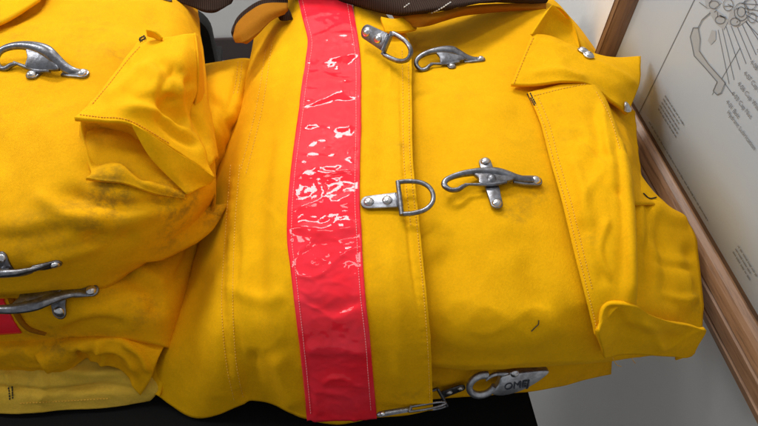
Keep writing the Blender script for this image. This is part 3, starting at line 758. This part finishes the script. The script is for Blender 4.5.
# bellows wall between pocket and coat side
patch('pocket_gusset', [
    [(588, 78, .965), (604, 92, .955), (620, 100, .945), (634, 112, .93)],
    [(606, 112, .965), (615, 125, .95), (626, 130, .94), (637, 140, .925)],
    [(622, 152, .965), (630, 160, .95), (636, 168, .935), (643, 182, .915)],
    [(630, 200, .965), (636, 205, .948), (644, 205, .94), (660, 205, .93)]], YEL2, coatR, n=10, amp=.002, thick=.002, creases=[([(600, 100), (620, 130), (632, 170)], 5, .004)])
# lower lip of the pocket
lip, bvLip = patch('pocket_hem', [
    [(599, 325, .955), (607, 305, .968), (633, 305, .972), (649, 314, .955), (668, 321, .935), (686, 325, .92), (705, 329, .905)],
    [(598, 332, .952), (613, 311, .958), (635, 316, .958), (651, 321, .945), (669, 327, .927), (687, 331, .91), (704, 334, .898)],
    [(600, 342, .935), (618, 330, .935), (638, 334, .932), (654, 338, .922), (672, 342, .905), (686, 345, .893), (697, 345, .885)],
    [(604, 357, .90), (622, 354, .898), (642, 354, .893), (657, 355, .888), (673, 356, .88), (684, 357, .872), (691, 355, .866)]], YEL, coatR, n=12, amp=.003, thick=.0045, seed=6,
    creases=[([(615, 325), (650, 335), (690, 340)], 6, -.004), ([(640, 318), (655, 335), (665, 352)], 5, .003)])
# upright open flap above the pocket
fl, bvFl = patch('pocket_flap', [
    [(532, 34, .992), (544, 35, .990), (556, 38, .986), (572, 45, .982), (604, 56, .972), (641, 56, .965)],
    [(525, 52, .991), (545, 53, .992), (562, 55, .991), (582, 58, .985), (612, 64, .978), (641, 66, .966)],
    [(518, 68, .988), (542, 69, .993), (566, 70, .996), (592, 74, .99), (618, 82, .979), (640, 82, .962)],
    [(511, 85, .982), (538, 85, .988), (565, 82, .993), (592, 86, .986), (614, 102, .972), (628, 114, .955)]], YEL, coatR, n=14, amp=.0025, thick=.0045, seed=7,
    creases=[([(525, 75), (560, 72), (590, 80)], 4, .003), ([(535, 36), (570, 52), (620, 75), (640, 90)], 4, .004), ([(560, 60), (590, 75), (622, 105)], 5, -.003)])
patch('flap_fold', [
    [(551, 6, 1.012), (553, 5, 1.014), (558, 10, 1.008), (566, 18, .998), (573, 24, .99), (580, 47, .975)],
    [(543, 18, 1.005), (549, 18, .998), (556, 22, .992), (564, 27, .986), (572, 33, .981), (579, 49, .974)],
    [(531.5, 35, .993), (543, 37, .982), (553, 39, .979), (563, 43, .977), (572, 47, .976), (581, 52, .975)]], YEL, fl, n=10, amp=.0008, thick=.003)
patch('flap_fold', [
    [(553, 5, 1.012), (562, 9, 1.0), (573, 22, .985), (583, 49, .968)],
    [(553, 9, .99), (563, 16, .975), (574, 27, .965), (584, 51, .955)],
    [(548, 20, .955), (560, 25, .95), (572, 35, .945), (584, 54, .94)]], YEL, fl, n=8, amp=.0008, thick=.002)
snap(fl, bvFl, (580, 51), (586, 55), .002); snap(fl, bvFl, (584.5, 54), (592, 59), .002)
snap(fl, bvFl, (620.5, 113), (628, 116.5), .004)
stitches([[(514, 84), (527, 52), (534, 37)]], bvFl, ORTHREAD, fl, 3, 2.2, .0005)
# clasps
clasp_hook(coatR, bvRB, (415, 70), (485, 60), tilt=.6, flip=1, lugs=(-1,), lugu=.50, lugl=.12)
clasp_hook(coatR, bvRB, (441, 193), (541, 184), tilt=.0, flip=1, lugs=(-1, 1), lugu=.48, lugl=.265, lift=.003, vs=.8)
dee_ring(coatR, [bvRF, bvRB], (361, 205), (434, 199), tilt=.06)
dee_ring(coatR, [bvRF, bvRB], (364, 43), (411, 70), tilt=.95, lift=.003, wid=.155)
rw = lambda x, y, z, a_, b_: (*U(x, y, z), a_, b_)
edge_pl = mk('ring_plate', tubegeo([rw(377, 414.5, .838, .0012, .001), rw(380, 414, .840, .003, .0014), rw(394, 411.5, .842, .0032, .0014), rw(409, 409, .843, .0030, .0016), rw(412, 408.5, .843, .002, .0012)], 4, 10), lambda v: v, STEEL, coatR)
mk('dee_ring', joing(tubegeo([rw(409, 412, .845, .0016, .0016), rw(411, 406, .845, .0016, .0016)], 3, 8), tubegeo([rw(409, 411.5, .845, .0014, .0014), rw(424, 409.5, .845, .0014, .0014), rw(438, 406.5, .845, .0014, .0014), rw(446, 403, .845, .0014, .0014), rw(440, 402, .845, .0014, .0014), rw(426, 404, .845, .0014, .0014), rw(411, 406.5, .845, .0014, .0014)], 5, 8)), lambda v: v, STEEL, edge_pl)
mk('rivet', domegeo(0, 0, 0, .0026, .002), lambda v: v + U(383, 413.5, .843), BRIGHT, edge_pl)
# loose threads
def loose(pts, bv, m, parent, r=.0005, z=.9):
    P = [cast(bv, x, y, z)[0] + Vector((0, 0, .0015)) for x, y in pts]
    return mk('loose_thread', tubegeo([(*p, r, r) for p in P], 6, 6), lambda v: v, m, parent)
loose([(531, 332), (535, 328), (538, 325), (538.5, 321)], bvRB, BTHREAD, coatR, .0005)
loose([(643, 194), (649, 199), (656, 198)], bvRB, BTHREAD, coatR, .0008)
loose([(630, 353), (632, 360), (635, 364)], bvRB, THREAD, coatR, .0004, .87)
loose([(612, 358), (616, 365), (621, 367)], bvRB, THREAD, coatR, .0004, .87)

# ------------------------------------------------------------------ LEFT BOTTOM (faded) COAT
lowL = thing('firefighter_coat', 'dull faded yellow coat at the very bottom of the left pile', 'coat', U(60, 380, ZT), 'folded yellow firefighter coats')
_, bvLB = patch('body', extL([
    [(-60, 330, .80), (0, 330, .80), (60, 328, .80), (110, 325, .80), (170, 340, .79)],
    [(-60, 362, .80), (0, 362, .80), (60, 360, .80), (110, 360, .80), (165, 372, .785)],
    [(-60, 385, .785), (0, 388, .785), (60, 388, .785), (110, 388, .782), (158, 390, .775)],
    [(-60, 405, .757), (8, 412, .757), (60, 409, .757), (110, 406, .757), (150, 399, .757)]]), PALE, lowL, amp=.006, seed=11, skirt='l', zbot=.752, n=18, creases=[([(20, 355), (80, 372), (140, 370)], 5, .006), ([(60, 395), (100, 385), (145, 392)], 4, -.004), ([(30, 350), (45, 380), (40, 405)], 5, .004), ([(-20, 385), (40, 390), (120, 386)], 3, -.005), ([(8, 370), (12, 395)], 3, .005)])
stitches([[(9, 387), (10, 400)], [(12, 386), (13, 399)]], bvLB, BTHREAD, lowL, 2.6, 2.4, .0008)
stitches([[(20, 403), (60, 401), (110, 398)]], bvLB, THREAD, lowL, 3.2, 2.3, .0005)

# ------------------------------------------------------------------ LEFT MIDDLE COAT
midL = thing('firefighter_coat', 'dirty yellow coat in the middle of the left pile with red stripe end', 'coat', U(80, 300, ZT), 'folded yellow firefighter coats')
_, bvM = patch('body', extL([
    [(-60, 230, .87), (0, 230, .87), (50, 225, .87), (110, 205, .87), (170, 185, .86), (212, 165, .84), (245, 150, .82)],
    [(-60, 262, .895), (0, 262, .895), (50, 258, .89), (110, 240, .885), (165, 225, .875), (208, 205, .845), (235, 195, .80)],
    [(-60, 298, .905), (0, 298, .905), (50, 294, .905), (105, 282, .90), (155, 270, .885), (188, 262, .855), (212, 260, .79)],
    [(-60, 320, .885), (0, 320, .885), (50, 319, .885), (100, 315, .885), (145, 312, .874), (172, 312, .85), (190, 315, .79)],
    [(-60, 337, .85), (0, 337, .85), (45, 336, .85), (95, 336, .85), (135, 340, .845), (160, 345, .83), (178, 352, .80)]]), YEL2, midL, n=12, amp=.003, skirt='bl', zbot=.80, seed=13,
    creases=[([(60, 335), (90, 322), (130, 325)], 5, -.005), ([(120, 240), (140, 270), (175, 290)], 7, .005), ([(195, 215), (190, 250), (175, 285)], 4, -.006), ([(20, 300), (60, 315), (100, 310)], 10, .004), ([(110, 265), (150, 290), (160, 320)], 9, -.006), ([(170, 215), (175, 260), (165, 300)], 7, -.003), ([(6, 287), (12, 305), (25, 328), (45, 335)], 3, .004)])
overlay('reflective_stripe', [(-30, 285), (-25, 300), (-15, 318), (-5, 334)], [(1, 285), (5, 300), (13, 318), (22, 332)], bvM, VINYL, midL, nu=16, nv=30, off=.001, thick=.0008)
# storm-flap edge next to the stripe
E = [cast(bvM, x, y)[0] + Vector((0, 0, .002)) for x, y in [(8, 286), (12, 300), (18, 316), (29, 329), (46, 334)]]
mk('flap_edge', tubegeo([(*p, .003, .003) for p in E], 6, 8), lambda v: v, TAN, midL)
_, bvS = patch('sleeve', [
    [(190, 66, .85), (205, 64, .865), (222, 62, .878), (240, 59, .878), (256, 60, .86)],
    [(188, 100, .88), (203, 92, .905), (222, 86, .91), (240, 86, .90), (254, 92, .86)],
    [(190, 150, .90), (203, 130, .92), (220, 118, .92), (234, 118, .905), (246, 125, .86)],
    [(195, 190, .87), (206, 170, .895), (217, 156, .885), (226, 155, .86), (234, 160, .81)],
    [(190, 235, .84), (203, 212, .86), (212, 196, .85), (219, 192, .825), (226, 195, .78)]], YEL, midL, n=12, amp=.003, seed=15, skirt='t', zbot=.76,
    creases=[([(205, 95), (222, 110), (236, 140)], 5, -.006), ([(200, 115), (215, 135), (222, 170)], 5, .005), ([(240, 65), (236, 85), (226, 120)], 4, -.003)])
stitches([[(238, 62), (236, 80), (233, 95)], [(242, 62), (240, 80), (237, 95)]], bvS, THREAD, midL, 3, 2, .0005)
# rolled sleeve under the fold
_, bvRoll = patch('sleeve', [
    [(30, 345, .83), (60, 336, .84), (100, 330, .845), (140, 334, .84), (165, 345, .825)],
    [(40, 362, .83), (64, 346, .845), (100, 340, .85), (130, 345, .845), (158, 360, .82)],
    [(47, 372, .815), (66, 362, .825), (90, 350, .83), (122, 356, .83), (150, 380, .80)],
    [(52, 370, .80), (66, 372, .80), (84, 362, .81), (112, 368, .81), (140, 396, .775)]], YEL2, midL, n=16, amp=.005, seed=17, creases=[([(75, 345), (85, 360), (80, 372)], 3, -.006), ([(120, 340), (140, 355), (150, 375)], 4, .006), ([(95, 338), (105, 355), (100, 370)], 4, .005), ([(60, 350), (95, 346), (125, 355), (140, 380)], 4, .006), ([(110, 350), (120, 370), (135, 385)], 5, -.006)])
patch('hem', extL([
    [(-60, 338, .84), (0, 338, .84), (40, 338, .84), (75, 336, .845)],
    [(-60, 352, .835), (0, 352, .835), (35, 352, .835), (60, 350, .838)],
    [(-60, 364, .81), (0, 364, .81), (25, 366, .81), (48, 366, .815)]]), YEL2, midL, n=14, amp=.007, seed=19, skirt='b', zbot=.78)
clasp_hook(midL, bvM, (-14, 303), (101, 291), tilt=.6, flip=-1, lugs=(1,), lugu=.66, lugl=.17, lift=.006)

# ------------------------------------------------------------------ LEFT TOP COAT
topL = thing('firefighter_coat', 'yellow folded coat on top of the left pile with rumpled open pocket', 'coat', U(80, 150, ZT), 'folded yellow firefighter coats')
_, bvL = patch('body', extL([
    [(-70, -40, .97), (-20, -40, .97), (30, -40, .97), (90, -36, .97), (140, -32, .965), (178, -20, .95), (196, -5, .92)],
    [(-70, 0, 1.0), (-20, 0, 1.0), (30, 0, 1.003), (90, 0, 1.003), (140, 3, 1.0), (178, 12, .98), (199, 24, .94)],
    [(-70, 45, 1.015), (-20, 45, 1.015), (30, 45, 1.018), (90, 45, 1.018), (140, 46, 1.01), (182, 50, .985), (204, 58, .94)],
    [(-70, 110, 1.02), (-20, 110, 1.02), (30, 110, 1.02), (90, 110, 1.018), (145, 110, 1.005), (188, 110, .98), (208, 112, .94)],
    [(-70, 175, 1.015), (-20, 175, 1.015), (30, 175, 1.015), (90, 172, 1.01), (145, 170, 1.0), (193, 165, .975), (214, 160, .94)],
    [(-70, 225, 1.0), (-20, 225, 1.0), (30, 224, 1.0), (90, 216, .995), (145, 205, .985), (194, 192, .965), (216, 180, .935)],
    [(-70, 262, .97), (-20, 262, .97), (30, 260, .97), (90, 247, .968), (145, 232, .958), (192, 212, .945), (215, 192, .925)],
    [(-70, 292, .93), (-20, 292, .93), (30, 289, .93), (90, 275, .928), (145, 254, .925), (188, 228, .92), (211, 204, .905)]]), YEL2, topL, n=14, amp=.0032, skirt='brl', zbot=.90, seed=21,
    creases=[([(0, 27), (20, 18), (36, 8), (45, -8)], 4, -.006), ([(-20, 22), (10, 10), (28, -5)], 8, .005), ([(40, 40), (90, 60), (120, 55)], 14, .004), ([(30, 110), (60, 150), (70, 200)], 16, .004),
             ([(60, 190), (120, 205), (185, 198)], 7, -.006), ([(50, 215), (110, 225), (170, 205)], 10, .005), ([(100, 15), (140, 25), (170, 18)], 12, -.004), ([(-30, 130), (10, 170), (20, 230)], 16, -.004), ([(80, 235), (110, 240), (140, 232)], 8, -.006), ([(30, 190), (70, 215), (120, 215)], 8, .005), ([(-30, 235), (20, 240), (80, 225)], 9, -.005), ([(20, 265), (80, 252), (140, 228)], 6, .004), ([(100, 30), (60, 70), (50, 110)], 14, -.004)])
patch('collar', [[(165, -30, .99), (190, -30, .99), (212, -28, .98), (235, -20, .97)], [(166, -12, .985), (190, -8, .985), (212, -5, .975), (234, -4, .965)], [(172, 0, .975), (190, 6, .972), (212, 12, .965), (231, 4, .96)]], CORD, topL, n=8, amp=.003, thick=.005)
patch('yoke', extL([
    [(-70, -40, .995), (-20, -40, 1.0), (20, -40, 1.003), (60, -40, 1.003)],
    [(-70, -10, 1.018), (-20, -12, 1.02), (12, -16, 1.022), (50, -22, 1.02)],
    [(-70, 28, 1.024), (-20, 26, 1.026), (2, 22, 1.026), (40, 0, 1.02)]]), YEL, topL, n=10, amp=.002, thick=.004, seed=23)
# pocket: rumpled flap
flL, bvFL = patch('pocket_flap', [
    [(138, 43, 1.020), (152, 40, 1.028), (170, 37, 1.034), (184, 34, 1.036), (195, 33, 1.03)],
    [(123, 63, 1.026), (142, 60, 1.036), (162, 56, 1.044), (182, 54, 1.044), (197, 58, 1.028)],
    [(106, 84, 1.033), (128, 82, 1.043), (152, 82, 1.046), (178, 82, 1.036), (196, 88, 1.005)],
    [(90, 102, 1.042), (112, 101, 1.048), (138, 104, 1.046), (166, 112, 1.024), (190, 122, .99)],
    [(74, 117, 1.050), (100, 120, 1.050), (132, 124, 1.044), (172, 148, 1.01), (215, 178, .965)]], YEL, topL, n=18, amp=.003, thick=.0045, seed=25,
    creases=[([(172, 92), (168, 108), (186, 130)], 6, -.007), ([(110, 110), (150, 112), (190, 140), (208, 168)], 6, .006), ([(140, 60), (160, 80), (150, 105)], 8, .004), ([(150, 60), (175, 72), (190, 90)], 6, -.006), ([(176, 60), (160, 95), (168, 120)], 5, -.006), ([(185, 70), (178, 100), (190, 135)], 4, .006), ([(100, 100), (125, 84), (150, 62)], 5, .004), ([(150, 112), (175, 135), (200, 150)], 4, -.006), ([(128, 70), (140, 52), (150, 44)], 3, .003), ([(120, 90), (140, 98), (160, 96)], 5, -.003)])
stitches([[(140, 47), (125, 64), (108, 86), (92, 105)], [(80, 115), (100, 117.5), (130, 121), (170, 144)]], bvFL, ORTHREAD, flL, 3, 2.2, .0005)
stitches([[(139, 41), (146, 37)], [(140, 42.5), (147, 38.5)], [(141, 44), (147, 40)]], [bvFL, bvL], BTHREAD, flL, 2.2, 2.6, .0010, .003, name='bar_tack')
patch('flap_tab', [[(147, 29, 1.045), (155, 31, 1.045), (163, 38, 1.038)], [(148, 35, 1.035), (155, 37, 1.034), (162, 41, 1.032)]], YEL, flL, n=8, amp=.001, thick=.003)
patch('flap_side', [
    [(194, 33, 1.032), (197, 58, 1.028), (196, 90, 1.003), (192, 112, .985)],
    [(197, 36, 1.01), (201, 60, 1.0), (201, 92, .985), (197, 112, .972)],
    [(196, 42, .97), (201, 65, .965), (203, 92, .955), (202, 112, .95)]], YEL2, flL, n=8, amp=.001, thick=.002)
# hollow of the pocket mouth and its lower edge
pkL, bvPL = patch('pocket', [
    [(80, 116, 1.036), (104, 121, 1.034), (133, 127, 1.026), (170, 149, .998), (208, 174, .962)],
    [(82, 134, 1.022), (106, 136, .998), (134, 145, .990), (164, 163, .980), (205, 180, .955)],
    [(87, 154, 1.016), (106, 154, .996), (126, 162, .990), (156, 180, .982), (200, 188, .957)],
    [(91, 173, 1.016), (106, 170, 1.014), (124, 170, 1.012), (152, 186, .994), (186, 194, .974)],
    [(86, 178, 1.017), (102, 181, 1.012), (126, 184, 1.006), (156, 194, .990), (186, 199, .970)]], YEL2, topL, n=12, amp=.002, thick=.004, seed=27,
    creases=[([(90, 172), (120, 168), (150, 186), (186, 194)], 3, .004), ([(135, 130), (145, 160), (175, 190)], 5, .008), ([(120, 140), (128, 165), (150, 185)], 5, -.006)])
patch('pocket_fold', [
    [(131, 123, 1.046), (150, 134, 1.034), (174, 150, 1.012), (196, 164, .99), (214, 177, .968)],
    [(136, 134, 1.036), (154, 146, 1.024), (176, 160, 1.004), (196, 171, .984), (213, 180, .964)],
    [(152, 160, 1.012), (162, 168, 1.004), (178, 176, .992), (195, 181, .975), (211, 183, .96)],
    [(186, 194, .976), (188, 194, .975), (193, 192, .972), (200, 188, .966), (210, 184, .957)]], YEL, topL, n=10, amp=.0016, thick=.003)
patch('pocket_bellows', [
    [(170, 95, 1.0), (182, 92, 1.0), (196, 90, .99), (206, 95, .965)],
    [(174, 118, 1.0), (188, 110, .995), (202, 108, .98), (210, 112, .955)],
    [(186, 138, .985), (200, 132, .978), (209, 130, .965), (214, 132, .945)],
    [(208, 168, .962), (213, 162, .96), (216, 158, .95), (218, 158, .935)]], YEL, topL, n=10, amp=.002, thick=.003, seed=30, creases=[([(176, 108), (195, 120), (210, 150)], 4, -.006)])
clasp_hook(topL, bvL, (-1, 62), (89, 76), tilt=.55, flip=1, lugs=(-1,), lugu=.46, lugl=.13)
clasp_hook(topL, bvL, (100, -8), (172, 2), tilt=.3, flip=1, lugs=(-1,), lugu=.46, lugl=.12)
clasp_hook(topL, bvL, (-30, 271), (62, 262), tilt=.7, flip=1, lugs=(1,), lugu=.42, lugl=.17)

# ------------------------------------------------------------------ light
def area(loc, tgt, sx, sy, power, col=(1, 1, 1)):
    l = bpy.data.lights.new('ceiling_or_fill_lamp', 'AREA'); l.shape = 'RECTANGLE'; l.size = sx; l.size_y = sy; l.energy = power; l.color = col
    o = bpy.data.objects.new('ceiling_or_fill_lamp', l); COL.objects.link(o); o.location = loc
    o.rotation_euler = (Vector(tgt) - Vector(loc)).to_track_quat('-Z', 'Y').to_euler(); return o
area((-.30, 1.80, 2.38), (0, .75, .9), 1.0, .28, 25.5, (1, .985, .96))
area((-1.9, .9, 2.38), (.3, .5, .9), .3, 1.2, 17, (1, .985, .96))  # added fill from the left, brightens the right wall and poster
area((-.15, .70, 2.38), (0, .4, .9), .7, .12, 3.5, (1, .985, .96))  # added overhead fill, evens the light and gives glints low on the stripe
w = bpy.data.worlds.new('World'); S.world = w; w.use_nodes = True
bg = w.node_tree.nodes['Background']; bg.inputs[0].default_value = (.92, .96, 1, 1); bg.inputs[1].default_value = .33
S.view_settings.view_transform = 'Standard'; S.view_settings.look = 'None'; S.view_settings.exposure = 0; S.view_settings.gamma = 1
S.cycles.use_denoising = True
